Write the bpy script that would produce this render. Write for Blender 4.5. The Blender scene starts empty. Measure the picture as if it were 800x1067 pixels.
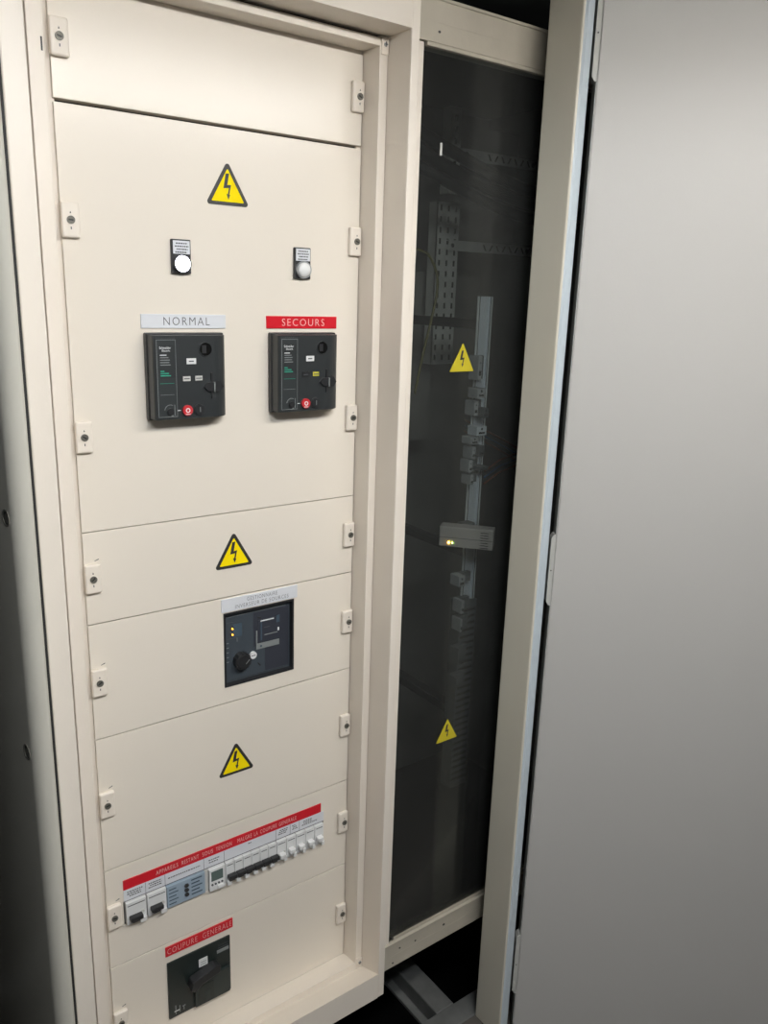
import bpy, bmesh, math, random
from mathutils import Matrix, Vector
random.seed(4)
COL = bpy.context.scene.collection
PI = math.pi

# ------------------------------------------------------------------ materials
def mat(name, color, rough=.5, metal=0., spec=.5, bump=0., bscale=60., var=0., vscale=8., emit=None, estr=0., coat=0.):
    m = bpy.data.materials.new(name); m.use_nodes = True
    nt = m.node_tree; b = nt.nodes['Principled BSDF']
    b.inputs['Base Color'].default_value = (*color, 1)
    b.inputs['Roughness'].default_value = rough
    b.inputs['Metallic'].default_value = metal
    b.inputs['Specular IOR Level'].default_value = spec
    b.inputs['Coat Weight'].default_value = coat
    tc = nt.nodes.new('ShaderNodeTexCoord')
    if var:
        n = nt.nodes.new('ShaderNodeTexNoise'); n.inputs['Scale'].default_value = vscale; n.inputs['Detail'].default_value = 5
        nt.links.new(tc.outputs['Object'], n.inputs['Vector'])
        r = nt.nodes.new('ShaderNodeValToRGB')
        r.color_ramp.elements[0].position = .3; r.color_ramp.elements[1].position = .7
        r.color_ramp.elements[0].color = (*[c * (1 - var) for c in color], 1)
        r.color_ramp.elements[1].color = (*[min(1, c * (1 + var * .5)) for c in color], 1)
        nt.links.new(n.outputs['Fac'], r.inputs['Fac']); nt.links.new(r.outputs['Color'], b.inputs['Base Color'])
    if bump:
        n = nt.nodes.new('ShaderNodeTexNoise'); n.inputs['Scale'].default_value = bscale; n.inputs['Detail'].default_value = 3
        nt.links.new(tc.outputs['Object'], n.inputs['Vector'])
        bp = nt.nodes.new('ShaderNodeBump'); bp.inputs['Strength'].default_value = bump; bp.inputs['Distance'].default_value = .002
        nt.links.new(n.outputs['Fac'], bp.inputs['Height']); nt.links.new(bp.outputs['Normal'], b.inputs['Normal'])
    if emit:
        b.inputs['Emission Color'].default_value = (*emit, 1); b.inputs['Emission Strength'].default_value = estr
    return m

M = {}
M['cream'] = mat('cream_paint', (.80, .74, .65), .25, bump=.05, bscale=260, var=.02, vscale=3)
M['creamf'] = mat('cream_frame_paint', (.80, .735, .65), .38, bump=.05, bscale=260, var=.03, vscale=4)
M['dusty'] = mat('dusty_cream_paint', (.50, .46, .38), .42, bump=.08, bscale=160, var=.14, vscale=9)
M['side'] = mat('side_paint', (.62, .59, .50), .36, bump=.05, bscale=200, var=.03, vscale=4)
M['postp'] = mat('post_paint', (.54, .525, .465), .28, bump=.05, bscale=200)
M['grey'] = mat('light_grey_paint', (.46, .455, .44), .5, bump=.06, bscale=220, var=.03, vscale=1.5)
M['greyedge'] = mat('grey_edge_paint', (.45, .455, .43), .45)
M['bevel_blue'] = mat('bevel_bluish_light', (.52, .59, .64), .35)  # pale blue holds the bluish light on the jamb bevel
M['dark'] = mat('dark_interior', (.018, .018, .018), .7)
M['black'] = mat('black_plastic', (.02, .021, .023), .38)
M['anthr'] = mat('anthracite_plastic', (.027, .031, .033), .36, bump=.05, bscale=300)
M['anthr2'] = mat('anthracite_panel', (.036, .041, .043), .28)
M['recess'] = mat('recess_black', (.004, .004, .004), .8, spec=.1)
M['line'] = mat('light_outline', (.22, .24, .24), .4)
M['slate'] = mat('slate_face', (.055, .068, .082), .3)
M['slate2'] = mat('slate_dark_face', (.038, .042, .055), .3)
M['gbreak'] = mat('green_black_plastic', (.012, .019, .018), .35)
M['gbreak2'] = mat('green_black_raised', (.018, .028, .027), .3)
M['white'] = mat('white_plastic', (.72, .73, .73), .35)
M['label'] = mat('white_label', (.70, .72, .76), .35)
M['offwhite'] = mat('offwhite_plastic', (.55, .55, .52), .4)
M['red'] = mat('red_label', (.62, .012, .025), .3)
M['redb'] = mat('red_button', (.55, .03, .04), .35)
M['yellow'] = mat('yellow_sticker', (.95, .75, .003), .6, spec=.1)
M['yellow3'] = mat('shaded_yellow_sticker', (.55, .46, .03), .6, spec=.2)  # duller yellow carries the shade over the glazed bay
M['yellow2'] = mat('yellow_flag', (.5, .47, .05), .4)
M['ink'] = mat('black_ink', (.03, .03, .03), .5)
M['inkg'] = mat('grey_ink', (.07, .075, .085), .5)
M['inkw'] = mat('pale_engraving', (.85, .55, .52), .5)
M['inkW'] = mat('white_print', (.75, .78, .78), .5)
M['inkgr'] = mat('green_print', (.02, .30, .20), .5)
M['inkbl'] = mat('blue_print', (.055, .085, .115), .5)
M['zinc'] = mat('zinc_steel', (.42, .44, .46), .38, metal=.7, bump=.05)
M['galv'] = mat('galvanised_steel', (.17, .175, .17), .5, metal=.3, var=.2, vscale=25)
M['lock'] = mat('dark_lock_metal', (.17, .165, .14), .45, metal=.3)
M['galvi'] = mat('galvanised_bracket', (.70, .70, .67), .5, var=.15, vscale=25)
M['railedge'] = mat('rail_edge', (.75, .78, .80), .4)
M['psu'] = mat('power_supply_grey', (.46, .43, .42), .5)
M['rail'] = mat('bright_rail', (.72, .77, .84), .35, metal=.15)
M['inner'] = mat('inner_panel', (.27, .265, .25), .6, var=.1)
M['term'] = mat('grey_terminal', (.36, .38, .40), .5)
M['termd'] = mat('dark_terminal', (.12, .13, .14), .5)
M['cable'] = mat('black_cable', (.012, .012, .014), .45)
M['cabley'] = mat('earth_cable', (.13, .12, .03), .5)
M['cabler'] = mat('brown_cable', (.22, .07, .03), .5)
M['cableb'] = mat('blue_cable', (.04, .10, .20), .5)
M['lcd'] = mat('lcd', (.11, .15, .14), .2)
M['relay'] = mat('blue_grey_relay', (.30, .38, .46), .3)
M['lampon'] = mat('lamp_lit', (.9, .92, 1), .3, emit=(.86, .88, 1), estr=9)
M['lampoff'] = mat('lamp_clear', (.74, .75, .75), .12)
M['ledo'] = mat('led_orange', (1, .5, .1), .3, emit=(1, .42, .04), estr=4)
M['ledO'] = mat('led_orange_bright', (1, .5, .1), .3, emit=(1, .50, .05), estr=60)
M['ledG'] = mat('led_green_bright', (.5, 1, .1), .3, emit=(.55, 1, .15), estr=22)
M['diff'] = mat('light_diffuser', (.9, .9, .9), .5, emit=(1, .96, .90), estr=44)
M['diff2'] = mat('fill_diffuser_cool', (.9, .9, .9), .5, emit=(.94, .97, 1), estr=84)
M['floor'] = mat('concrete', (.11, .10, .09), .8, bump=.3, bscale=40, var=.25, vscale=12)
M['pit'] = mat('pit', (.006, .006, .006), .9)
M['wall'] = mat('wall_paint', (.22, .22, .21), .8, bump=.1, bscale=60)
M['wdark'] = mat('wall_unlit_tone', (.022, .024, .023), .9, bump=.1, bscale=60)  # darkness behind the cabinets put into a near-black colour
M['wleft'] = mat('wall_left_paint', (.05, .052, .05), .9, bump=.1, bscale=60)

def glass_mat():
    m = bpy.data.materials.new('smoked_clear_sheet'); m.use_nodes = True
    nt = m.node_tree; nt.nodes.clear()
    o = nt.nodes.new('ShaderNodeOutputMaterial'); mx = nt.nodes.new('ShaderNodeMixShader')
    t = nt.nodes.new('ShaderNodeBsdfTransparent'); g = nt.nodes.new('ShaderNodeBsdfGlossy'); f = nt.nodes.new('ShaderNodeFresnel')
    t.inputs['Color'].default_value = (.72, .74, .73, 1)
    g.inputs['Roughness'].default_value = .12; f.inputs['IOR'].default_value = 1.24
    nt.links.new(f.outputs[0], mx.inputs[0]); nt.links.new(t.outputs[0], mx.inputs[1]); nt.links.new(g.outputs[0], mx.inputs[2])
    d = nt.nodes.new('ShaderNodeBsdfDiffuse'); d.inputs['Color'].default_value = (.55, .56, .55, 1)
    m2 = nt.nodes.new('ShaderNodeMixShader'); n = nt.nodes.new('ShaderNodeTexNoise'); tc = nt.nodes.new('ShaderNodeTexCoord')
    n.inputs['Scale'].default_value = 14; n.inputs['Detail'].default_value = 6; mr = nt.nodes.new('ShaderNodeMapRange')
    mr.inputs[3].default_value = .018; mr.inputs[4].default_value = .034
    nt.links.new(tc.outputs['Object'], n.inputs['Vector']); nt.links.new(n.outputs['Fac'], mr.inputs[0]); nt.links.new(mr.outputs[0], m2.inputs[0])
    nt.links.new(mx.outputs[0], m2.inputs[1]); nt.links.new(d.outputs[0], m2.inputs[2])
    nt.links.new(m2.outputs[0], o.inputs[0]); return m
M['glass'] = glass_mat()

# ------------------------------------------------------------------ mesh builder (world coordinates)
class MB:
    def __init__(s): s.v = []; s.f = []; s.mi = []; s.sm = []; s.mats = []
    def _m(s, m):
        if m not in s.mats: s.mats.append(m)
        return s.mats.index(m)
    def add(s, vs, fs, m, smooth=False, xf=None):
        o = len(s.v); k = s._m(m)
        for p in vs: s.v.append(tuple(xf @ Vector(p)) if xf else tuple(p))
        for f in fs: s.f.append([i + o for i in f]); s.mi.append(k); s.sm.append(smooth)
        return s
    def addbm(s, bm, m, smooth=False, xf=None):
        bm.verts.ensure_lookup_table(); bm.verts.index_update()
        s.add([v.co.copy() for v in bm.verts], [[v.index for v in f.verts] for f in bm.faces], m, smooth, xf); bm.free(); return s
    def box(s, x0, x1, y0, y1, z0, z1, m, bev=0., seg=2, xf=None):
        bm = bmesh.new(); bmesh.ops.create_cube(bm, size=1)
        bmesh.ops.scale(bm, vec=(abs(x1 - x0), abs(y1 - y0), abs(z1 - z0)), verts=bm.verts)
        bmesh.ops.translate(bm, vec=((x0 + x1) / 2, (y0 + y1) / 2, (z0 + z1) / 2), verts=bm.verts)
        if bev: bmesh.ops.bevel(bm, geom=bm.edges[:], offset=min(bev, .45 * min(abs(x1-x0), abs(y1-y0), abs(z1-z0))), segments=seg, affect='EDGES', profile=.5)
        return s.addbm(bm, m, False, xf)
    def disc(s, x, z, y0, y1, r, m, n=28, r2=None, rz=None, xf=None):      # cylinder along Y (front face at y1)
        r2 = r if r2 is None else r2; k = 1 if rz is None else rz
        vs = [(x + r * math.cos(2*PI*i/n), y0, z + k * r * math.sin(2*PI*i/n)) for i in range(n)] + \
             [(x + r2 * math.cos(2*PI*i/n), y1, z + k * r2 * math.sin(2*PI*i/n)) for i in range(n)]
        fs = [[i, (i+1) % n, n + (i+1) % n, n + i] for i in range(n)] + [list(range(n))[::-1], list(range(n, 2*n))]
        return s.add(vs, fs, m, False, xf)
    def ring(s, x, z, y0, y1, r0, r1, m, n=28, a0=0, a1=2*PI):
        full = abs(a1 - a0 - 2*PI) < 1e-6; k = n if full else n + 1
        vs = []
        for i in range(k):
            a = a0 + (a1 - a0) * i / n
            for r, y in ((r0, y0), (r1, y0), (r1, y1), (r0, y1)): vs.append((x + r*math.cos(a), y, z + r*math.sin(a)))
        fs = []
        for i in range(n):
            j = (i + 1) % k
            for q in range(4): fs.append([i*4+q, i*4+(q+1) % 4, j*4+(q+1) % 4, j*4+q])
        return s.add(vs, fs, m)
    def prism(s, pts, y0, y1, m, xf=None):                                   # polygon in XZ extruded along Y
        n = len(pts)
        vs = [(p[0], y0, p[1]) for p in pts] + [(p[0], y1, p[1]) for p in pts]
        return s.add(vs, [[i, (i+1) % n, n + (i+1) % n, n + i] for i in range(n)] + [list(range(n))[::-1], list(range(n, 2*n))], m, False, xf)
    def vprism(s, pts, z0, z1, m, smooth=False, xf=None):                   # polygon in XY extruded along Z
        n = len(pts)
        vs = [(p[0], p[1], z0) for p in pts] + [(p[0], p[1], z1) for p in pts]
        s.add(vs, [[i, (i+1) % n, n + (i+1) % n, n + i] for i in range(n)], m, smooth, xf)
        return s.add(vs, [list(range(n))[::-1], list(range(n, 2*n))], m, False, xf)
    def dome(s, x, y, z, r, d, m, n=24, k=8):
        vs = []; fs = []
        for j in range(k):
            a = j / k * PI / 2
            for i in range(n): vs.append((x + r*math.cos(a)*math.cos(2*PI*i/n), y - d*math.sin(a), z + r*math.cos(a)*math.sin(2*PI*i/n)))
        vs.append((x, y - d, z)); t = len(vs) - 1
        for j in range(k-1):
            for i in range(n): fs.append([j*n+i, j*n+(i+1) % n, (j+1)*n+(i+1) % n, (j+1)*n+i])
        for i in range(n): fs.append([(k-1)*n+i, (k-1)*n+(i+1) % n, t])
        fs.append(list(range(n))[::-1])
        return s.add(vs, fs, m, True)
    def tube(s, pts, r, m, n=10, sub=6):
        P = [Vector(p) for p in pts]; Q = []
        for i in range(len(P) - 1):
            a = P[max(i-1, 0)]; b = P[i]; c = P[i+1]; d = P[min(i+2, len(P)-1)]
            for k in range(sub):
                t = k / sub
                Q.append(.5 * ((2*b) + (c-a)*t + (2*a-5*b+4*c-d)*t*t + (3*b-a-3*c+d)*t**3))
        Q.append(P[-1]); vs = []; fs = []; up = Vector((.3, .5, .81)).normalized()
        for i, q in enumerate(Q):
            t = (Q[min(i+1, len(Q)-1)] - Q[max(i-1, 0)]).normalized(); u = t.cross(up).normalized(); w = t.cross(u)
            for k in range(n): vs.append(q + r*(math.cos(2*PI*k/n)*u + math.sin(2*PI*k/n)*w))
        for i in range(len(Q)-1):
            for k in range(n): fs.append([i*n+k, i*n+(k+1) % n, (i+1)*n+(k+1) % n, (i+1)*n+k])
        fs += [list(range(n))[::-1], [len(Q)*n - n + k for k in range(n)]]
        return s.add(vs, fs, m, True)
    def sheet(s, xs, zs, y0, y1, m, holes=()):                             # plate with rectangular openings
        cell = {}
        for i in range(len(xs)-1):
            for j in range(len(zs)-1):
                cx = (xs[i]+xs[i+1])/2; cz = (zs[j]+zs[j+1])/2
                if not any(h[0] < cx < h[1] and h[2] < cz < h[3] for h in holes): cell[i, j] = 1
        vid = {}; vs = []; fs = []
        def V(i, j, k):
            if (i, j, k) not in vid: vid[i, j, k] = len(vs); vs.append((xs[i], (y0, y1)[k], zs[j]))
            return vid[i, j, k]
        for i, j in cell:
            fs.append([V(i, j, 1), V(i+1, j, 1), V(i+1, j+1, 1), V(i, j+1, 1)])
            fs.append([V(i, j, 0), V(i, j+1, 0), V(i+1, j+1, 0), V(i+1, j, 0)])
            for di, dj, a, b in ((-1, 0, (i, j), (i, j+1)), (1, 0, (i+1, j+1), (i+1, j)), (0, -1, (i+1, j), (i, j)), (0, 1, (i, j+1), (i+1, j+1))):
                if (i+di, j+dj) not in cell: fs.append([V(*a, 0), V(*b, 0), V(*b, 1), V(*a, 1)])
        return s.add(vs, fs, m)
    def text(s, body, x0, x1, z0, z1, y, m, spacing=1., d=.0002, offset=0.):
        cu = bpy.data.curves.new('t', 'FONT'); cu.body = body; cu.size = 1; cu.space_character = spacing; cu.resolution_u = 3; cu.offset = offset
        o = bpy.data.objects.new('t', cu); COL.objects.link(o); bpy.context.view_layer.update()
        me = bpy.data.meshes.new_from_object(o.evaluated_get(bpy.context.evaluated_depsgraph_get()))
        xs = [v.co.x for v in me.vertices]; ys = [v.co.y for v in me.vertices]
        sx = (x1-x0)/(max(xs)-min(xs)); sz = (z1-z0)/(max(ys)-min(ys))
        vs = [(x0 + (v.co.x-min(xs))*sx, y, z0 + (v.co.y-min(ys))*sz) for v in me.vertices]
        s.add(vs, [list(p.vertices) for p in me.polygons], m)
        bpy.data.objects.remove(o); bpy.data.curves.remove(cu); bpy.data.meshes.remove(me); return s
    def xform(s, mtx): s.v = [tuple(mtx @ Vector(p)) for p in s.v]; return s
    def build(s, name, parent=None, root=None, bevel=0.):
        """root: world origin of the thing the mesh belongs to"""
        if parent is None and root is None:
            c = [(min(p[k] for p in s.v) + max(p[k] for p in s.v)) / 2 for k in range(3)]; c[2] = min(p[2] for p in s.v); root = Vector(c)
        elif root is None:
            t = parent
            while t.parent: t = t.parent
            root = t.location
        me = bpy.data.meshes.new(name)
        me.from_pydata([tuple(Vector(p) - root) for p in s.v], [], s.f)
        for m in s.mats: me.materials.append(M[m])
        me.polygons.foreach_set('material_index', s.mi); me.polygons.foreach_set('use_smooth', s.sm)
        bm = bmesh.new(); bm.from_mesh(me); bmesh.ops.recalc_face_normals(bm, faces=bm.faces); bm.to_mesh(me); bm.free()
        o = bpy.data.objects.new(name, me); COL.objects.link(o)
        if parent: o.parent = parent
        else: o.location = root
        if bevel:
            b = o.modifiers.new('bevel', 'BEVEL'); b.width = bevel; b.segments = 2; b.limit_method = 'ANGLE'; b.harden_normals = False
        return o
def tag(o, label=None, cat=None, group=None, kind=None):
    for k, v in (('label', label), ('category', cat), ('group', group), ('kind', kind)):
        if v: o[k] = v
    return o
def thing(name, loc, label, cat, group=None):
    o = bpy.data.objects.new(name, None); COL.objects.link(o); o.location = loc; o.empty_display_size = .05
    return tag(o, label, cat, group)
def copy_tree(o, parent=None):
    c = o.copy(); COL.objects.link(c); c.parent = parent
    for ch in list(o.children): copy_tree(ch, c)
    return c

# ------------------------------------------------------------------ the room
FZ = -.10
XL, XR, YF, YB, ZC = -.66, 3.3, -3.3, .80, 2.75
def struct(name, mb): return tag(mb.build(name), kind='structure')
struct('floor', MB().box(XL, XR, YF, -.101, FZ-.1, FZ, 'floor').box(XL, XR, -.101, YB, FZ-.9, FZ-.8, 'pit')
       .box(XL, XR, -.11, -.101, FZ-.8, FZ-.1, 'pit').box(XL, XR, YB, YB+.05, FZ-.8, FZ, 'pit').box(XL-.05, XL, -.1, YB, FZ-.8, FZ, 'pit').box(XR, XR+.05, -.1, YB, FZ-.8, FZ, 'pit'))
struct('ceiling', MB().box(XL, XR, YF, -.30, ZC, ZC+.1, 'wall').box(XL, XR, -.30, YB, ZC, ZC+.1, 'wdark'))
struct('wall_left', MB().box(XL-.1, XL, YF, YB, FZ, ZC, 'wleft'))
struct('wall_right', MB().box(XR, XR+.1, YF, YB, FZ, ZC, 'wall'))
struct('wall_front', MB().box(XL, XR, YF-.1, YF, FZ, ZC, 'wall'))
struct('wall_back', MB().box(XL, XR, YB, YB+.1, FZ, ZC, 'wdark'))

# steel floor frame over the cable trench
t = thing('floor_support_frame', (.757, -.066, FZ-.005), 'grey steel channel frame spanning the dark cable trench below the glazed bay', 'frame')
MB().box(.742, .796, -.046, YB, FZ-.05, FZ, 'galv', .003).box(.722, .742, -.046, YB, FZ-.052, FZ-.044, 'galv').build('cross_channel', t)
MB().box(XL, XR, -.100, -.046, FZ-.06, FZ+.001, 'galv', .003).build('edge_channel', t)
MB().box(XL, XR, .62, .66, FZ-.05, FZ, 'galv', .003).build('rear_channel', t)

# ------------------------------------------------------------------ bay 1: switchboard with screwed cover plates
D1 = .55
cab = thing('switchboard_cabinet', (.224, .2, .128), 'cream metal electrical switchboard cabinet with stacked screwed cover plates, left of the dark glazed bay', 'cabinet')
ZT = 2.12
MB().box(-.083, -.070, -.045, D1, .128, ZT, 'dark').box(.520, .531, -.045, D1, .128, ZT, 'dark').box(-.070, .520, D1-.01, D1, .128, ZT, 'dark') \
    .box(-.070, .520, .06, D1-.01, .128, .138, 'dark').box(-.070, .520, .06, D1-.01, ZT-.01, ZT, 'dark').box(-.07, .52, .03, .035, .138, ZT-.01, 'dark').build('carcass', cab)
# rounded corner post with the side panel
R0 = .022; SL = math.radians(9); prof = [(-.0945, -.058), (-.0945, -.125), (-.0965, -.128)]
for i in range(19):
    a = -PI/2 - i/18*(PI/2 - SL)
    prof.append((-.1000 + R0*math.cos(a), -.1065 + R0*math.sin(a)))
ex, ey = prof[-1]; L = .66
prof += [(ex - L*math.sin(SL), ey + L*math.cos(SL)), (ex - L*math.sin(SL) + .010, ey + L*math.cos(SL)), (ex + .012, ey + .040), (ex + .012, -.058)]
MB().vprism(prof, .10, ZT, 'postp', smooth=True).build('side_panel', cab)
MB().box(-.0945, -.0855, -.103, -.035, .10, ZT, 'dark').build('gap_shade_strip', cab)  # dark strip added so the gap beside the post stays in shade
for z in (1.2652, .9215):
    SA = Matrix.Translation((-.1233, -.0999, z)) @ Matrix.Rotation(math.radians(-81), 4, 'Z') @ Matrix.Diagonal((1.15, 1, 1.25, 1))
    MB().ring(0, 0, .004, -.0012, .0074, .0096, 'lock', 24).disc(0, 0, .004, -.0002, .0076, 'ink', 24).disc(.0015, 0, .004, -.0008, .0052, 'lock', 24).xform(SA).build('side_screw', cab)

# outer front frame: folded tray section around the opening
FY = -.105; ox0, ox1, oz0, oz1 = -.0565, .5146, .180, 1.961
fr = MB()
fr.box(-.086, ox0, FY, -.035, .128, ZT, 'creamf', .002)
fr.box(ox1, .531, FY, -.035, .128, ZT, 'creamf', .002)
fr.box(ox0, ox1, FY, -.035, oz1, ZT, 'creamf', .0)
fr.add([(x, y, z) for x in (ox0, ox1) for y, z in ((FY, .128), (FY, .1885), (-.035, .158), (-.035, .128))], [[0, 1, 2, 3], [4, 5, 6, 7], [0, 1, 5, 4], [1, 2, 6, 5], [2, 3, 7, 6], [3, 0, 4, 7]], 'creamf')
fr.build('front_frame', cab)
# inner frame
IY = -.045; ix0, ix1, iz0, iz1 = -.0195, .498, .186, 1.945
fi = MB()
fi.box(ox0+.017, ix0, IY, .012, .160, oz1-.001, 'creamf', .001)
fi.box(ix1, ox1-.0008, IY, .012, .160, oz1-.001, 'creamf', .001)
fi.box(ix0, ix1, IY, .012, iz1, oz1-.004, 'creamf', .001)
fi.add([(x, y, z) for x in (ix0, ix1) for y, z in ((IY, .150), (IY, .1780), (.012, .1670), (.012, .150))], [[0, 1, 2, 3], [4, 5, 6, 7], [0, 1, 5, 4], [1, 2, 6, 5], [2, 3, 7, 6], [3, 0, 4, 7]], 'creamf')
fi.box(-.0195, .003, .006, .010, iz0, iz1, 'creamf').box(.490, .498, .006, .010, iz0, iz1, 'creamf')
fi.box(ox0, ox0+.017, -.02, .0, oz0+.001, oz1-.001, 'creamf')
fi.build('inner_frame', cab)
MB().box(-.0235, -.0215, -.0455, -.0448, 1.845, 1.861, 'ink').build('frame_slot', cab)
for zc, s in ((1.948, 1), (.178, -1)):
    MB().box(ix1+.0015, ox1-.0014, IY-.0025, IY, zc-.015, zc+.011, 'creamf', .0006).disc(.507, zc, IY-.0025, IY-.004, .0032, 'zinc') \
        .box(.5066, .5074, IY-.0045, IY-.004, zc-.004, zc+.004, 'ink').box(.504, .510, IY-.0045, IY-.004, zc-.0005, zc+.0005, 'ink').build('corner_bracket', cab)

def latch(parent, x0, x1, z, lx):
    h = .0235
    b = MB().box(x0, x1, -.0085, 0, z-h, z+h, 'creamf', .003, 3)
    b.ring(lx, z, -.0085, -.0105, .0036, .0054, 'lock', 24); b.disc(lx, z, -.0085, -.0093, .0038, 'lock', 24)
    a = random.uniform(-.7, .9); c, s_ = math.cos(a), math.sin(a)
    pts = [(lx + u*c - v*s_, z + u*s_ + v*c) for u, v in ((-.0034, -.0010), (.0034, -.0010), (.0034, .0010), (-.0034, .0010))]
    b.prism(pts, -.0093, -.0099, 'ink')
    b.prism([(lx-.0011, z+.0085), (lx+.0011, z+.0085), (lx, z+.0115)], -.0084, -.0088, 'ink')
    b.box(lx-.0007, lx+.0007, -.0088, -.0084, z-.0125, z-.009, 'inkg')
    b.build('latch', parent)

CTRL = (.2293, .3692, .8808, 1.0207); MODW = (.0290, .4400, .478, .525); CB = (.1010, .2275, .2320, .3580)
plates = [ (1.8022, 1.9500, (1.875,), ()), (1.2007, 1.7975, (1.649, 1.347), ()), (1.0507, 1.1993, (1.127,), ()), (.8507, 1.0493, (.9525,), (CTRL,)),
           (.6007, .8493, (.730,), ()), (.4007, .5993, (.508,), (MODW,)), (.170, .3993, (.283,), ()) ]
for z0, z1, ls, holes in plates:
    xs = sorted({0., .4965} | {h[k] for h in holes for k in (0, 1)}); zs = sorted({z0, z1} | {h[k] for h in holes for k in (2, 3)})
    p = MB().sheet(xs, zs, .003, 0, 'cream', holes)
    p.box(0, .4965, .0005, .018, z0, z0+.0015, 'cream').box(0, .4965, .0005, .018, z1-.0015, z1, 'cream')
    p.box(0, .0015, .0005, .006, z0, z1, 'cream')
    po = p.build('cover_plate', cab, bevel=.0009)
    for z in ls:
        latch(po, -.0015, .0235, z, .0105); latch(po, .4735, .4962, z, .4865)
        if z < 1.2:
            MB().prism([(.016, z+.0268), (.0225, z+.0295), (.023, z+.0283), (.0165, z+.0262)], .0001, -.0006, 'inkg').build('pry_slot', po)

# ------------------------------------------------------------------ warning stickers
def tri_pts(x, z, w, r, n=6):
    h = w * .87; P = [Vector((x - w/2, z)), Vector((x + w/2, z)), Vector((x, z + h))]; out = []
    for i in range(3):
        p, a, b = P[i], P[i-1], P[(i+1) % 3]
        da = (a-p).normalized(); db = (b-p).normalized(); L = r/math.tan(PI/6); c = p + (da+db).normalized()*(r/math.sin(PI/6))
        s = p + da*L - c; e = p + db*L - c
        a0 = math.atan2(s.y, s.x); a1 = math.atan2(e.y, e.x)
        while a1 < a0: a1 += 2*PI
        if a1 - a0 > PI: a1 -= 2*PI
        out += [tuple(c + r*Vector((math.cos(a0+(a1-a0)*k/n), math.sin(a0+(a1-a0)*k/n)))) for k in range(n+1)]
    return out
BOLT = [(-.05, .69), (.04, .70), (-.015, .43), (.09, .445), (.038, .22), (.062, .22), (.012, .10), (-.035, .235), (.0, .228), (.032, .37), (-.115, .355)]
def sticker(x, z, w, y, label, border, group):
    b = MB()
    if border:
        b.prism(tri_pts(x, z, w, .004), y, y-.0007, 'ink').prism(tri_pts(x, z+.0052, w-.0185, .0012), y-.0007, y-.001, 'yellow')
    else: b.prism(tri_pts(x, z, w, .001), y, y-.0009, 'yellow3')
    k = w*.86; zo = z + (.002 if border else .003)
    b.prism([(x + u*k, zo + v*k) for u, v in BOLT], y-.001 if border else y-.0009, y-.0013, 'ink')
    return tag(b.build('warning_sticker'), label, 'sticker', group)
G1 = 'black-bordered warning triangles on the cover plates'; G2 = 'small warning triangles on the glazed bay'
sticker(.2504, 1.6878, .0735, 0, 'yellow electric hazard triangle with black border, above the two pilot lights', 1, G1)
sticker(.2510, 1.1023, .0735, 0, 'yellow electric hazard triangle with black border, directly above the white two-line controller label', 1, G1)
sticker(.2487, .7035, .0735, 0, 'black-bordered yellow hazard triangle, lowest on the cream plates, below the square controller', 1, G1)
sticker(.7010, 1.4278, .060, -.053, 'upper borderless yellow hazard triangle on the dark glazing, left of the steel rail', 0, G2)
sticker(.7155, .6460, .058, -.053, 'lower dim yellow hazard triangle near the bottom of the dark glazing', 0, G2)

# ------------------------------------------------------------------ pilot lights
def pilot(x0, x1, lx, lz, lens, label):
    t = thing('pilot_light', ((x0+x1)/2, 0, 1.584), label, 'indicator light', 'pilot lights above the circuit breakers')
    MB().box(x0, x1, -.006, 0, 1.584, 1.6335, 'black', .0012).build('holder', t)
    b = MB().box(x0+.002, x1-.002, -.0072, -.006, 1.6125, 1.6315, 'label', .0004)
    for k, (a, c) in enumerate(((.16, .84), (.10, .92), (.2, .86), (.12, .8))):
        z = 1.6285 - k*.0042; w = x1-x0-.004; x = x0+.002
        u = x + a*w
        while u < x + c*w:
            q = random.uniform(.0016, .0034); b.box(u, min(u+q, x+c*w), -.0074, -.0072, z-.0019, z, 'inkg'); u += q+.0008
    b.build('legend_plate', t)
    MB().ring(lx, lz, -.006, -.0105, .0118, .0138, 'black' if lens == 'lampon' else 'zinc', 32).build('bezel', t)
    MB().disc(lx, lz, -.006, -.010, .0118, lens, 32).dome(lx, -.010, lz, .0118, .0065, lens).build('lens', t)
pilot(.1550, .1855, .1702, 1.5985, 'lampon', 'left pilot light glowing bright white, above the white engraved label')
pilot(.3658, .3963, .3815, 1.5985, 'lampoff', 'right pilot light, unlit with clear lens, above the red engraved label')

# ------------------------------------------------------------------ engraved labels
def plate_label(x0, x1, z0, z1, m, lines, ink, label, group, name='engraved_label', th=.002):
    t = thing(name, ((x0+x1)/2, 0, z0), label, 'label', group)
    MB().box(x0, x1, -th, 0, z0, z1, m, .0004, 1).build('plate', t)
    b = MB()
    for (body, a0, a1, b0, b1, sp, off) in lines: b.text(body, a0, a1, b0, b1, -th-.0002, ink, sp, offset=off)
    b.build('lettering', t)
G3 = 'engraved plastic labels screwed above the devices'
plate_label(.1050, .2425, 1.5035, 1.5245, 'label', [('NORMAL', .1400, .2150, 1.5082, 1.5203, 1.25, -.010)], 'inkg', 'white engraved label reading NORMAL, above the left circuit breaker', G3)
plate_label(.3153, .4518, 1.5037, 1.5237, 'red', [('SECOURS', .3440, .4265, 1.5080, 1.5195, 1.25, -.010)], 'inkw', 'red engraved label reading SECOURS, above the right circuit breaker', G3)
plate_label(.2250, .3757, 1.0232, 1.0474, 'label', [('GESTIONNAIRE', .2740, .3340, 1.0370, 1.0438, 1.2, -.012), ('INVERSEUR DE SOURCES', .2510, .3570, 1.0268, 1.0338, 1.2, -.012)], 'inkg', 'white two-line engraved label on top of the square controller', G3)
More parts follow.
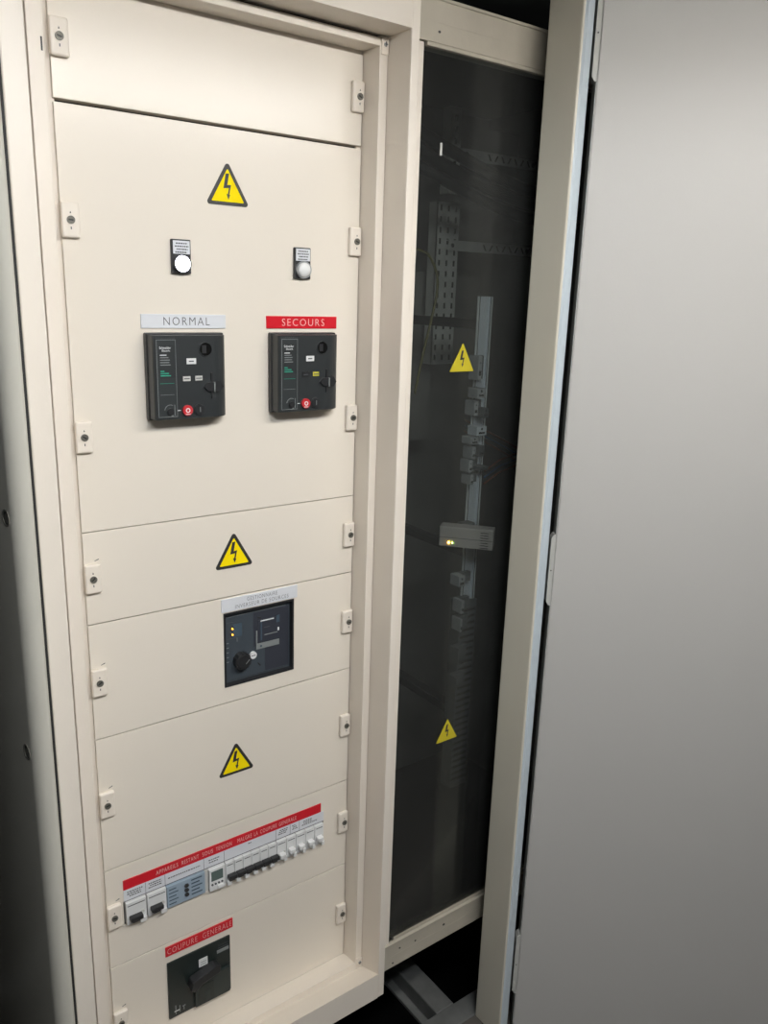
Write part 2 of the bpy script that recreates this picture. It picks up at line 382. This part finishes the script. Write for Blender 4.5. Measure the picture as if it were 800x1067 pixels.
plate_label(.0995, .2347, .3725, .3935, 'red', [('COUPURE', .1030, .1620, .3772, .3890, 1.2, -.015), ('GENERALE', .1725, .2320, .3772, .3890, 1.2, -.015)], 'inkw', 'red engraved label reading COUPURE GENERALE, above the lowest black breaker', G3)

# ------------------------------------------------------------------ motorised circuit breakers
def breaker():
    t = thing('circuit_breaker', (.172, 0, 1.366), 'left black motorised circuit breaker with two pale indicator windows, below the white label', 'circuit breaker', 'twin motorised circuit breakers')
    MB().box(.1078, .2335, -.012, 0, 1.3665, 1.4975, 'black', .002).build('back_flange', t)
    pr = [(.1095, -.011), (.1095, -.031), (.1115, -.034), (.2030, -.034)]
    for k in range(1, 9):
        a = k/8*PI/2*.95; pr.append((.2030 + .0300*math.sin(a), -.011 - .023*math.cos(a)))
    pr.append((.2335, -.011))
    MB().vprism(pr, 1.3695, 1.4945, 'anthr').build('housing', t, bevel=.0018)
    Y = -.034
    b = MB().box(.1135, .1440, Y-.0012, Y, 1.3725, 1.4915, 'anthr2', .0008)
    for z in (1.3735, 1.4880): b.box(.1140, .1440, Y-.0015, Y-.0010, z, z+.0007, 'line')
    b.box(.1140, .1147, Y-.0015, Y-.0010, 1.3735, 1.4885, 'line').box(.1436, .1441, Y-.0014, Y-.001, 1.3735, 1.4885, 'line')
    b.box(.1175, .1425, Y-.0014, Y-.0010, 1.4325, 1.4810, 'anthr')
    b.text('Schneider', .1185, .1365, 1.4752, 1.4788, Y-.0016, 'inkW', offset=.01)
    b.text('Electric', .1225, .1350, 1.4712, 1.4742, Y-.0016, 'inkW', offset=.01)
    for k, w in enumerate((.010, .013, .015, .014, .016)):
        b.box(.1192, .1192+w, Y-.0016, Y-.0012, 1.4655-k*.0036, 1.4668-k*.0036, 'line' if k else 'inkW')
    for k, w in enumerate((.006, .013, .016)): b.box(.1192, .1192+w, Y-.0016, Y-.0012, 1.4416-k*.0033, 1.4433-k*.0033, 'inkgr')
    b.box(.118, .140, Y-.0015, Y-.0012, 1.4240, 1.4246, 'inkgr').box(.118, .140, Y-.0015, Y-.0012, 1.4070, 1.4075, 'line')
    b.build('legend_panel', t)
    MB().ring(.1925, 1.4740, Y, Y-.0014, .0100, .0110, 'anthr2', 32).disc(.1925, 1.4740, Y, Y-.0006, .0101, 'recess', 32).box(.1865, .1935, Y-.0010, Y-.0005, 1.4680, 1.4800, 'black').build('round_recess', t)
    MB().box(.1610, .1765, Y-.0009, Y, 1.4520, 1.4608, 'white', .0004).box(.1645, .1725, Y-.0011, Y-.0008, 1.4555, 1.4572, 'inkg').build('marker_tag', t)
    i1 = MB().box(.1535, .1685, Y-.0006, Y, 1.4258, 1.4352, 'black').box(.1545, .1665, Y-.0010, Y-.0005, 1.4268, 1.4340, 'offwhite').box(.1560, .1650, Y-.0012, Y-.0009, 1.4295, 1.4310, 'inkg').build('charge_window', t)
    i2 = MB().box(.1735, .1875, Y-.0006, Y, 1.4262, 1.4355, 'black').box(.1742, .1860, Y-.0010, Y-.0005, 1.4272, 1.4342, 'offwhite').box(.1755, .1850, Y-.0012, Y-.0009, 1.4298, 1.4313, 'inkg').build('state_window', t)
    MB().box(.2000, .2032, Y-.0022, Y+.002, 1.3990, 1.4385, 'black', .0006).prism([(.1880, 1.4170), (.1940, 1.4105), (.2140, 1.4090), (.2195, 1.4170), (.2140, 1.4250), (.1940, 1.4235)], Y+.006, Y-.004, 'black') \
        .box(.2030, .2046, Y-.0065, Y-.0035, 1.4090, 1.4240, 'line', .0004).build('padlock_slide', t)
    MB().disc(.1597, 1.3825, Y, Y-.0040, .0080, 'redb', 28).ring(.1597, 1.3825, Y-.004, Y-.0044, .0022, .0036, 'inkW', 20).box(.1560, .1634, Y-.0044, Y-.004, 1.3762, 1.3772, 'inkW').build('off_button', t)
    MB().ring(.1800, 1.3825, Y, Y-.0022, .0080, .0092, 'anthr2', 28).disc(.1800, 1.3825, Y, Y-.0035, .0078, 'black', 28).box(.1795, .1806, Y-.004, Y-.0034, 1.3790, 1.3865, 'line').build('on_button', t)
    MB().disc(.1325, 1.3820, Y-.001, Y-.0050, .0050, 'black', 20).ring(.1325, 1.3830, Y-.0012, Y-.0018, .0085, .0094, 'line', 12, PI*.35, PI*.95) \
        .box(.1392, .1400, Y-.0018, Y-.001, 1.3755, 1.3920, 'line').box(.1440, .1490, Y-.0012, Y-.0001, 1.3822, 1.3832, 'inkW').box(.1340, .1372, Y-.0018, Y-.001, 1.3745, 1.3760, 'line').build('mode_selector', t)
    return t
b1 = breaker()
b2 = copy_tree(b1); b2.location.x += .2105; b2['label'] = 'right black motorised circuit breaker with one black and one yellow-green window, below the red label'
for c in b2.children:
    if c.name.startswith('state_window') or c.name.startswith('charge_window'):
        c.data = c.data.copy()
        for k, m in enumerate(c.data.materials):
            if m == M['offwhite']: c.data.materials[k] = M['yellow2'] if c.name.startswith('state') else M['black']

# ------------------------------------------------------------------ source changeover controller
x0, x1, z0, z1 = CTRL
t = thing('changeover_controller', ((x0+x1)/2, 0, z0), 'square dark controller with black rotary knob and two small amber lights', 'controller')
MB().sheet([x0, x0+.0035, x1-.0035, x1], [z0, z0+.0035, z1-.0035, z1], .014, -.0015, 'black', [(x0+.0035, x1-.0035, z0+.0035, z1-.0035)]).build('bezel', t, bevel=.0005)
FYc = .009
f = MB().box(x0+.0036, x1-.0036, FYc, .014, z0+.0036, z1-.0036, 'slate')
f.box(x0+.085, x1-.006, FYc-.0004, FYc, z0+.008, z0+.060, 'slate2').box(x0+.062, x1-.006, FYc-.0004, FYc, z0+.060, z1-.014, 'slate2')
for a in (z0+.0060, z1-.0125): f.box(x0+.008, x1-.012, FYc-.0007, FYc, a, a+.0009, 'line' if a > z0+.05 else 'anthr2')
f.text('Schneider Electric', x0+.012, x0+.032, z1-.0175, z1-.0145, FYc-.0008, 'inkg')
# mimic diagram
Z = lambda v: z0 + v
f.box(x0+.008, x0+.030, FYc-.0006, FYc, Z(.0855), Z(.0865), 'inkg').box(x0+.029, x0+.030, FYc-.0006, FYc, Z(.078), Z(.0865), 'line').box(x0+.010, x0+.022, FYc-.0006, FYc, Z(.116), Z(.117), 'inkg')
f.box(x0+.022, x0+.039, FYc-.0005, FYc, Z(.088), Z(.112), 'inkbl').box(x0+.041, x0+.0415, FYc-.0006, FYc, Z(.084), Z(.106), 'inkg')
for k in range(5): f.box(x0+.009, x0+.013, FYc-.0006, FYc, Z(.042+k*.009), Z(.0434+k*.009), 'line')
f.build('face_plate', t)
b = MB().box(.2960, .2985, FYc-.0014, FYc, Z(.056), Z(.090), 'line').box(.2960, .3430, FYc-.0016, FYc, Z(.054), Z(.065), 'line').box(.3000, .3430, FYc-.0012, FYc, Z(.065), Z(.110), 'slate2')
b.box(.3050, .3320, FYc-.0020, FYc-.001, Z(.1065), Z(.1085), 'inkW').box(.3130, .3400, FYc-.0018, FYc-.001, Z(.0785), Z(.0800), 'line').box(.3050, .3080, FYc-.0018, FYc-.001, Z(.070), Z(.106), 'inkbl')
b.box(.3370, .3440, FYc-.0018, FYc-.001, Z(.098), Z(.112), 'inkbl').box(.3400, .3430, FYc-.0018, FYc-.001, Z(.082), Z(.088), 'inkW').box(.3120, .3240, FYc-.0018, FYc-.001, Z(.0930), Z(.0938), 'inkg').disc(.3055, Z(.0592), FYc-.0016, FYc-.0022, .0020, 'inkbl', 16)
b.build('setting_window', t)
KX, KZ = .2650, .9230
k = MB(); pts = []
for i in range(48):
    a = 2*PI*i/48; r = .0150 + (.0008 if i % 4 < 2 else 0); pts.append((KX + r*math.cos(a), KZ + r*math.sin(a)))
k.prism(pts, FYc, FYc-.0125, 'black').disc(KX, KZ, FYc-.0125, FYc-.014, .0135, 'black', 32, r2=.0125)
k.prism([(KX+.004, KZ-.0048), (KX+.0115, KZ+.0025), (KX+.0108, KZ+.0034), (KX+.0034, KZ-.0040)], FYc-.0138, FYc-.0146, 'line').build('rotary_knob', t)
MB().disc(.2890, .9262, FYc, FYc-.004, .0068, 'white', 28).box(.2850, .2930, FYc-.0044, FYc-.004, .9254, .9268, 'inkg').build('test_button', t)
for z in (.9860, .9748): MB().disc(.2492, z, FYc, FYc-.001, .0030, 'black', 16).disc(.2492, z, FYc-.001, FYc-.003, .0014, 'ledo', 16).build('amber_light', t)
MB().prism([(.3000, .9975), (.3070, .9955), (.3060, .9925), (.2985, .9955)], FYc, FYc-.001, 'ink').build('release_slot', t)
MB().prism([(.2985, .9070), (.3000, .9085), (.3055, .9025), (.3040, .9000)], FYc, FYc-.001, 'ink').build('release_slot', t)

# ------------------------------------------------------------------ modular row
MF = -.006   # front of the devices
t = thing('warning_banner', (.232, 0, .549), 'long red banner with pale capitals across the modular device row', 'label')
MB().box(.0300, .4335, -.0012, 0, .5492, .5695, 'red', .0003, 1).build('strip', t)
MB().text('APPAREILS', .0890, .1300, .5550, .5635, -.0014, 'inkw', 1.2).text('RESTANT', .1370, .1700, .5550, .5635, -.0014, 'inkw', 1.2).text('SOUS', .1770, .1980, .5550, .5635, -.0014, 'inkw', 1.2) \
    .text('TENSION', .2040, .2360, .5550, .5635, -.0014, 'inkw', 1.2).text('MALGRE', .2480, .2780, .5550, .5635, -.0014, 'inkw', 1.2).text('LA', .2830, .2910, .5550, .5635, -.0014, 'inkw', 1.2) \
    .text('COUPURE', .2960, .3320, .5550, .5635, -.0014, 'inkw', 1.2).text('GENERALE', .3370, .3760, .5550, .5635, -.0014, 'inkw', 1.2).build('lettering', t)
t = thing('marker_strip', (.236, 0, .526), 'white paper marker strip with printed legends under the red banner', 'label')
b = MB().box(.0300, .4400, -.0010, 0, .5262, .5491, 'label', .0002, 1)
for x in (.0691, .1049, .1794, .2201, .3301, .3622, .3831): b.box(x-.0003, x+.0003, -.0012, -.0009, .5270, .5485, 'inkg')
b.box(.0300, .4400, -.0016, -.0009, .5262, .5270, 'inkg')
def scrib(b, xa, xb, zs):
    for z in zs:
        u = xa + random.uniform(0, .004); e = xb - random.uniform(0, .004)
        while u < e:
            q = random.uniform(.002, .0045); b.box(u, min(u+q, e), -.0012, -.001, z, z+.0019, 'inkg'); u += q+.0011
b2_ = b
for xa, xb, zs in ((.036, .064, (.5420, .5378, .5336)), (.074, .100, (.5420, .5378, .5336)), (.110, .174, (.5372,)), (.188, .212, (.5400, .5350)), (.270, .278, (.5430,)), (.335, .358, (.5430, .5390, .5350)), (.366, .379, (.5425, .5385, .5345)), (.392, .415, (.5425, .5385)), (.389, .425, (.5345,))): scrib(b, xa, xb, zs)
b.build('paper', t)
GZ0, GZ1 = .4795, .5245
def mcb(x0, x1, name, label, group, tog='black', handle=True, wide=.62, low=0.):
    t = thing(name, ((x0+x1)/2, 0, GZ0-.004), label, 'circuit breaker', group)
    w = x1-x0
    MB().box(x0+.0004, x1-.0004, MF, .010, GZ0, GZ1, 'white', .0008).box(x0+.003, x1-.003, MF-.0003, MF, GZ1-.0075, GZ1-.0060, 'inkg').build('housing', t)
    a = x0+w*.12
    MB().box(a, a+w*wide, MF-.011, MF, .4905+low, .4985+low, tog, .0015).box(a+w*.1, a+w*wide*.75, MF-.009, MF-.001, .4868+low, .4925+low, tog, .001).build('toggle', t)
    if handle: MB().box(x0+w*.62, x1-w*.06, MF-.006, MF, .4790, .4885, 'white', .001).disc(x1-w*.22, .4980, MF, MF-.0015, w*.09, 'offwhite', 14).build('test_button', t)
    return t
G4 = 'residual current breakers at the left of the modular row'
mcb(.0312, .0680, 'modular_breaker', 'leftmost white modular breaker with black toggle, below the red banner', G4)
mcb(.0692, .1050, 'modular_breaker', 'second white modular breaker from the left, beside the blue-grey relay', G4, low=.002)
t = thing('measuring_relay', (.1422, 0, GZ0), 'blue-grey relay with three dark oval buttons in the modular row', 'relay')
b = MB().box(.1056, .1790, MF, .010, GZ0, GZ1, 'relay', .0008)
for k in range(5): b.box(.1090, .1230 + (k % 2)*.004, MF-.0003, MF, GZ0+.006+k*.0075, GZ0+.008+k*.0075, 'inkbl')
for k in range(5): b.box(.1520, .1730 - (k % 2)*.005, MF-.0003, MF, GZ0+.008+k*.0075, GZ0+.0105+k*.0075, 'inkbl')
b.build('housing', t)
for k in range(3): MB().disc(.1425, .4935+k*.0098, MF, MF-.003, .0042, 'ink', 20, rz=.75).build('button', t)
MB().box(.1794, .1865, -.003, .010, GZ0, GZ1, 'offwhite', .0008).build('end_cap', t)
t = thing('time_switch', (.204, 0, GZ0-.003), 'white time switch with grey display and small buttons in the modular row', 'timer')
MB().box(.1870, .2190, MF-.002, .010, GZ0-.002, GZ1, 'white', .001).build('housing', t)
MB().box(.1905, .2140, MF-.0026, MF-.002, .4990, .5195, 'lcd', .0003).build('display', t)
for k in range(4): MB().disc(.1920+k*.0066, .4920, MF-.002, MF-.0036, .0020, 'inkg', 14).build('key', t)
MB().box(.2020, .2130, MF-.0060, MF-.002, .4800, .4880, 'white', .001).build('flap', t)
w = .0181
for k in range(6):
    a = .2205 + k*w
    t = mcb(a, a+w, 'modular_breaker', ['first', 'second', 'third', 'fourth', 'fifth', 'sixth'][k] + ' of six narrow white breakers with joined black toggles, counted from the time switch', 'six narrow breakers with joined black toggles', handle=False, wide=.98, low=.001)
    MB().box(a+.001, a+w*.55, MF-.007, MF, .4790, .4868, 'white', .001).build('lower_lip', t)
for k in range(5):
    a = .3300 + k*.0216
    mcb(a, a+.0212, 'modular_breaker', ['white breaker with white toggle just right of the joined black toggles', 'second all-white breaker right of the joined black toggles', 'third all-white breaker right of the joined black toggles', 'fourth all-white breaker right of the joined black toggles', 'rightmost all-white breaker of the modular row'][k],
        'white toggled breakers at the right of the modular row', tog='white', handle=True, wide=.6, low=.003 if k else .0)

# ------------------------------------------------------------------ main isolating breaker
x0, x1, z0, z1 = CB
t = thing('main_breaker', ((x0+x1)/2, 0, z0), 'lowest black breaker with big dark handle, under the red COUPURE GENERALE label', 'circuit breaker')
MB().box(x0+.050, x1-.004, -.010, -.004, z0+.003, z0+.062, 'gbreak2', .0015).box(x0+.056, x0+.088, -.0106, -.010, z0+.006, z0+.048, 'gbreak').box(x0+.070, x0+.080, -.0112, -.0104, z0+.010, z0+.032, 'gbreak2', .0005).build('nose_cover', t)
MB().prism([(x0+.036, z0+.060), (x0+.040, z0+.076), (x0+.088, z0+.090), (x0+.098, z0+.086), (x0+.097, z0+.072), (x0+.060, z0+.064), (x0+.046, z0+.052)], -.004, -.024, 'black').build('handle', t, bevel=.002)
MB().box(x0+.061, x0+.079, -.0052, -.004, z0+.0865, z0+.104, 'white', .0004).box(x0+.064, x0+.076, -.0054, -.0051, z0+.091, z0+.0918, 'inkg').box(x0+.064, x0+.076, -.0054, -.0051, z0+.096, z0+.0968, 'inkg').build('white_tag', t)
b = MB().box(x0, x1, -.004, .0, z0, z1, 'gbreak', .001).box(x0+.0985, x0+.123, -.0046, -.004, z0+.098, z0+.105, 'line').text('Schneider', x0+.101, x0+.122, z0+.1135, z0+.118, -.0044, 'inkg')
b.box(x0+.101, x0+.122, -.0044, -.004, z0+.1085, z0+.1095, 'inkg').disc(x0+.1185, z0+.047, -.004, -.0052, .0016, 'offwhite', 12)
for k in range(3): b.box(x0+.012+k*.008, x0+.0135+k*.008, -.0044, -.004, z0+.006+k*.001, z0+.026-k*.004, 'line')
b.box(x0+.010, x0+.020, -.0044, -.004, z0+.012, z0+.0135, 'inkW').box(x0+.026, x0+.032, -.0044, -.004, z0+.016, z0+.018, 'line').build('front_plate', t)

# ------------------------------------------------------------------ bay 2: glazed cable bay
cy = -.060; X0, X1 = .548, 1.30; ZB0, ZB1, ZT0, ZT1 = .131, .195, 1.965, 2.030
g = thing('cable_bay', ((X0+X1)/2, .2, ZB0), 'dark cable bay behind smoked glazing, between the cream switchboard and the grey door', 'cabinet')
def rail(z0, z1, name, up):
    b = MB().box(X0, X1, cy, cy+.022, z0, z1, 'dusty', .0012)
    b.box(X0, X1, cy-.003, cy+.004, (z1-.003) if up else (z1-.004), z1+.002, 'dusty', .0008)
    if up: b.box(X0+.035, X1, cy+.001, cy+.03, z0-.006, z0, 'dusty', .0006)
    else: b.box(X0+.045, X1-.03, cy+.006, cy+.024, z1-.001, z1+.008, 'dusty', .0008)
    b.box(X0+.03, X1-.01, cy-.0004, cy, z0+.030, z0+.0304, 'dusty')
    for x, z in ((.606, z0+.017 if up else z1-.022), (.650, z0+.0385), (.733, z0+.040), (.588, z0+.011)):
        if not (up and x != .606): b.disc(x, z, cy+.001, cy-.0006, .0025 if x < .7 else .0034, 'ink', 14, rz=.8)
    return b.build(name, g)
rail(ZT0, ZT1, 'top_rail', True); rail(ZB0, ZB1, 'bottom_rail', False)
MB().box(.5345, .5775, cy+.003, cy+.040, ZB1+.001, ZT0-.002, 'creamf', .001).build('left_stile', g)
MB().box(.5345, .548, cy+.020, .0, ZB0, 2.03, 'ink').build('joint_gasket', g)
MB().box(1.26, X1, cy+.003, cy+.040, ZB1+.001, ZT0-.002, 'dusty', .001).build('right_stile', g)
MB().box(.534, .540, -.0, .56, ZB0, 2.03, 'inner').build('side_skin', g)
MB().box(X1-.006, X1, 0, .56, ZB0, 2.03, 'inner').build('side_skin', g)
MB().box(.540, X1-.006, .55, .56, ZB0, 2.03, 'inner').build('rear_panel', g)
MB().box(.540, X1-.006, cy+.04, .55, ZB0, ZB0+.004, 'dark').build('gland_plate', g)
MB().box(.540, X1-.006, cy+.04, .55, 2.026, 2.030, 'dark').build('roof_plate', g)
MB().box(.5775, 1.26, -.0525, -.0490, ZB1, ZT0, 'glass').build('glazing', g)
MB().vprism([(.6240, -.0545), (.6262, -.0560), (.6282, -.0540), (.6282, -.0525), (.6240, -.0525)], 1.797, 1.817, 'offwhite').build('pull_tab', g)

def perf(x0, x1, z0, z1, y, step=.025, cols=2):
    b = MB().box(x0, x1, y, y+.003, z0, z1, 'galvi').box(x0, x0+.003, y, y+.03, z0, z1, 'galvi')
    z = z0+.01; w = (x1-x0)/cols
    while z < z1-.014:
        for c in range(cols): b.box(x0+w*(c+.38), x0+w*(c+.62), y-.0006, y, z, z+.013, 'ink')
        z += step
    return b
perf(.968, 1.038, 1.40, 1.780, .36, cols=3).build('perforated_upright', g)
perf(.998, 1.030, 1.80, 1.99, .36, cols=1).build('perforated_upright', g)
perf(.600, .640, .25, 1.95, .50, cols=1).build('perforated_upright', g)
def xbar(z, y, xa):
    b = MB().box(xa, X1-.007, y, y+.003, z-.012, z+.012, 'galvi').box(xa, X1-.007, y, y+.02, z+.010, z+.012, 'galvi')
    for k in range(9):
        x = 1.11+k*.022
        b.prism([(x, z-.007), (x+.005, z-.007), (x+.013, z+.007), (x+.008, z+.007)] if k % 2 else [(x+.008, z-.007), (x+.013, z-.007), (x+.005, z+.007), (x, z+.007)], y, y-.0006, 'ink')
    b.disc(X1-.035, z, y, y-.0008, .006, 'ink', 16).disc(xa+.012, z, y, y-.0008, .005, 'ink', 16)
    return b.build('slotted_crossbar', g)
xbar(1.683, .35, 1.00); xbar(1.890, .35, 1.03)
MB().box(1.03, 1.28, .42, .426, 1.70, 1.97, 'inner', .001).build('mounting_plate', g)
MB().box(.72, 1.02, .42, .426, 1.20, 1.62, 'inner', .001).build('mounting_plate', g)

RX0, RX1, RY = .838, .879, .060
t = thing('din_rail', (.858, RY, .90), 'bright vertical steel mounting rail behind the glazing, right of the upper hazard triangle', 'rail')
MB().box(RX0, RX0+.004, RY, RY+.002, .90, 1.566, 'railedge').box(RX1-.004, RX1, RY, RY+.002, .90, 1.566, 'railedge').box(RX0+.006, RX0+.0075, RY, RY+.008, .90, 1.566, 'rail').box(RX1-.0075, RX1-.006, RY, RY+.0085, .90, 1.566, 'rail') \
    .box(RX0+.0042, RX0+.006, RY, RY+.002, .90, 1.566, 'ink').box(RX1-.006, RX1-.0042, RY, RY+.002, .90, 1.566, 'ink').box(RX0+.006, RX1-.006, RY+.004, RY+.009, .90, 1.566, 'rail').build('profile', t)
for z in (1.0, 1.50): MB().box(RX0+.012, RX1-.012, RY+.009, .5495, z, z+.02, 'dark').build('bracket', t)

TY = .030   # front face of the terminal parts
spec = [(1.397, 1.448, .8245, .014, 'term'), (1.360, 1.3815, .830, .032, 'term'), (1.324, 1.356, .8200, .016, 'term'), (1.281, 1.3017, .836, .040, 'rail'), (1.2637, 1.280, .819, .032, 'term'), (1.2323, 1.2592, .8215, .014, 'term'),
        (1.2039, 1.231, .815, .014, 'term'), (1.1763, 1.1994, .8205, .013, 'term'), (1.318, 1.340, .848, .020, 'termd'), (1.236, 1.260, .842, .022, 'termd'), (1.205, 1.214, .848, .040, 'termd'),
        (.949, .974, .8070, .026, 'term'), (.884, .915, .8160, .012, 'term'), (.84, .872, .8155, .008, 'term'), (.76, .80, .8135, .006, 'termd'), (.70, .73, .8135, .007, 'termd')]
words = ['topmost pale', 'second pale', 'third pale', 'wide silvery', 'flat pale', 'sixth pale', 'seventh pale', 'last pale upper', 'upper dark', 'middle dark', 'long flat dark', 'pale block below the power supply, first', 'narrow pale', 'tiny pale', 'second lowest dark', 'lowest dark']
for (z0, z1, cx, w_, m), wd in zip(spec, words):
    cx += w_*.15; w_ *= .7
    z0 += .001; h = z1-z0
    b = MB().box(cx-w_/2, cx+w_/2, TY, RY-.0004, z0, z1, m, .001)
    b.box(cx-w_*.3, cx+w_*.3, TY-.0005, TY, z0+h*.2, z0+h*.4, 'ink').disc(cx, z0+h*.72, TY, TY-.0006, min(w_, h)*.13, 'ink', 10)
    b.box(min(cx-w_/2+.001, RX0+.002), min(max(cx+w_/2, RX0+.014), RX1), RY-.012, RY-.0004, z0+.001, z1-.001, 'termd')
    tag(b.build('terminal_block'), ('pale terminal block first below the power supply box, on the vertical rail' if 'first' in wd else wd + ' terminal block among those clipped down the vertical rail behind the glazing'), 'terminal', 'terminal blocks on the vertical rail')
t = thing('shaded_rail_duct', (.863, .060, .42), 'dull grey slotted duct added for the shaded lower rail behind the glazing', 'duct')
b = MB().box(.838, .888, .060, .095, .42, .898, 'termd', .002).box(.850, .876, .095, .5495, .60, .62, 'dark')  # dull colour stands in for shade on the lower rail
for k in range(28): b.box(.842, .884, .0592, .060, .44+k*.016, .446+k*.016, 'ink')
b.build('duct', t)  # added duct standing in for the shaded lower rail

# power supply turned towards the left of the bay
CCP = (.7870, -.0, 1.0720)
A = Matrix.Translation(CCP) @ Matrix.Rotation(math.radians(-50), 4, 'Z')
t = thing('power_supply', (CCP[0], CCP[1], CCP[2]-.022), 'grey power supply box with one orange and one green light, mid-height behind the glazing', 'power supply')
b = MB().box(-.057, .057, 0, .034, -.022, .022, 'psu', .002, xf=A)
b.box(-.057, .057, -.0004, 0, -.002, -.0012, 'inkg', xf=A)
for k in range(7): b.box(.030, .047, -.0004, 0, -.019+k*.0055, -.0175+k*.0055, 'ink', xf=A)
b.build('housing', t)
for x, m in ((-.036, 'ledO'), (-.0285, 'ledG')): MB().disc(x, -.0125, 0, -.0015, .0021 if m == 'ledO' else .0015, m, 14, xf=A).build('status_light', t)
MB().box(.815, .845, .036, .060, 1.055, 1.090, 'termd', .001).build('rail_clip', t)

# cables
def cable(pts, r, m, label, group='black cables behind the glazing'):
    tag(MB().tube(pts, r, m).build('cable'), label, 'cable', group)
cable([(.58, .24, 2.01), (.68, .24, 1.95), (.80, .24, 1.90), (.90, .24, 1.868), (.985, .24, 1.845), (1.078, .24, 1.822), (1.17, .24, 1.808), (1.28, .24, 1.80)], .013, 'cable', 'uppermost thick black cable sagging across the top of the glazed bay')
cable([(.58, .20, 1.96), (.70, .20, 1.89), (.82, .20, 1.84), (.92, .20, 1.810), (1.03, .20, 1.788), (1.15, .20, 1.772), (1.28, .20, 1.766)], .014, 'cable', 'second thick black cable sagging across the top of the glazed bay')
cable([(.58, .16, 1.90), (.70, .16, 1.83), (.80, .16, 1.80), (.90, .16, 1.77), (1.02, .16, 1.745), (1.15, .16, 1.732), (1.28, .16, 1.728)], .012, 'cable', 'third thick black cable sagging across the top of the glazed bay')
cable([(.62, .28, 2.01), (.64, .29, 1.88), (.70, .30, 1.80), (.76, .30, 1.70), (.78, .31, 1.50), (.77, .31, 1.1), (.76, .31, .15)], .012, 'cable', 'long black cable hanging down the left of the glazed bay')
cable([(.720, .13, 1.655), (.748, .14, 1.651), (.777, .15, 1.643), (.799, .15, 1.609), (.802, .15, 1.571), (.794, .15, 1.531), (.770, .15, 1.438), (.753, .15, 1.36)], .0028, 'cabley', 'thin yellow-green earth cable looping at the upper left behind glazing', None)
for k, (m, nm) in enumerate((('cabler', 'upper brown'), ('cableb', 'blue'), ('cabler', 'lower brown'))):
    z = 1.215 - k*.014
    cable([(.872, .045, z-.015), (.884, .048, z-.012), (.921, .05, z+.004), (.9525, .052, z+.010), (1.0, .08, z+.02), (1.04, .3, z+.05)], .0022, m, nm + ' thin wire leaving the terminal blocks to the right', 'thin wires at the terminal blocks')

# ------------------------------------------------------------------ grey steel door on its jamb, in front of the glazed bay
SX, SY0, SY1 = .8135, -.102, -.181
r = thing('steel_door', (.85, -.15, FZ), 'large plain grey steel door standing open at the right on a pale jamb', 'door')
ZT3 = 2.25
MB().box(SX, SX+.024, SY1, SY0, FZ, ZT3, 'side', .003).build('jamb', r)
MB().box(SX+.024, SX+.075, SY0-.030, SY0-.010, FZ, ZT3, 'dark').build('gap_dark_strip', r)  # dark strip added behind the hinge gap to keep it black
MB().vprism([(SX+.003, SY1+.001), (SX+.007, SY1-.0035), (SX+.020, SY1-.0045), (SX+.0245, SY1-.002), (SX+.0245, SY1+.006), (SX+.003, SY1+.006)], FZ, ZT3, 'bevel_blue').build('jamb_bevel', r)  # bevelled jamb edge, its blue being reflected light
HX, HY = .850, -.190; TH = math.radians(36)
T3 = Matrix.Translation((HX, HY, 0)) @ Matrix.Rotation(-TH, 4, 'Z')
door = MB().box(0, .86, -.004, .022, FZ+.008, ZT3-.01, 'grey', .002, 2, xf=T3).build('leaf', r)
MB().box(-.0012, 0.0, -.002, .022, FZ+.02, ZT3-.02, 'greyedge', xf=T3).build('edge_trim', door)
for za, zb in ((1.925, 2.075), (.972, 1.120), (.020, .180)):
    b = MB().prism([(-.0095, za+.008), (-.0095, zb-.008), (-.004, zb), (.0, zb), (.0, za), (-.004, za)], -.002, .018, 'greyedge', xf=T3)
    b.disc(-.005, (za+zb)/2, -.002, -.003, .0014, 'ink', 12, xf=T3)
    b.build('hinge', door, bevel=.0008)


# ------------------------------------------------------------------ unseen left fill light (added) and ceiling luminaire behind the photographer
for LX, LY, LZ, hl, dm, lab in ((.56, -1.13, 2.07, .60, 'diff', 'warm white batten light hanging in front of the cabinets, behind the viewer'), (-.13, -1.42, 2.10, .36, 'diff2', 'shorter cool white batten light added at the left to brighten left-facing surfaces')):
    t = thing('ceiling_or_fill_light', (LX, LY, LZ), lab, 'light')
    MB().box(LX-hl-.02, LX+hl+.02, LY-.06, LY+.06, LZ+.035, LZ+.075, 'white', .004).build('housing', t)
    MB().box(LX-hl, LX+hl, LY-.05, LY+.05, LZ, LZ+.034, dm, .01, 3).build('diffuser', t)
    for q in (-.8, .8): MB().box(LX+q*hl-.004, LX+q*hl+.004, LY-.004, LY+.004, LZ+.075, ZC, 'zinc').build('hanger', t)

w = bpy.data.worlds.new('world'); bpy.context.scene.world = w; w.use_nodes = True
w.node_tree.nodes['Background'].inputs['Color'].default_value = (.5, .55, .6, 1); w.node_tree.nodes['Background'].inputs['Strength'].default_value = .05

# ------------------------------------------------------------------ camera
CR = Matrix(((0.80460152, -0.5929956, 0.03118678), (-0.12787518, -0.22431501, -0.96609043), (0.57988304, 0.77332981, -0.25631362)))
CC = Vector((-0.34648653, -1.22098165, 1.56318546)); CF = 853.685
cam = bpy.data.cameras.new('camera'); co = bpy.data.objects.new('camera', cam); COL.objects.link(co)
cam.sensor_fit = 'VERTICAL'; cam.sensor_height = 36; cam.lens = CF/1067*36; cam.clip_start = .02
Rb = CR.transposed() @ Matrix(((1, 0, 0), (0, -1, 0), (0, 0, -1)))
co.matrix_world = Matrix.Translation(CC) @ Rb.to_4x4()
sc = bpy.context.scene; sc.camera = co
sc.view_settings.view_transform = 'Standard'; sc.view_settings.look = 'None'; sc.view_settings.gamma = 1; sc.view_settings.use_curve_mapping = False
sc.view_settings.exposure = 0.0
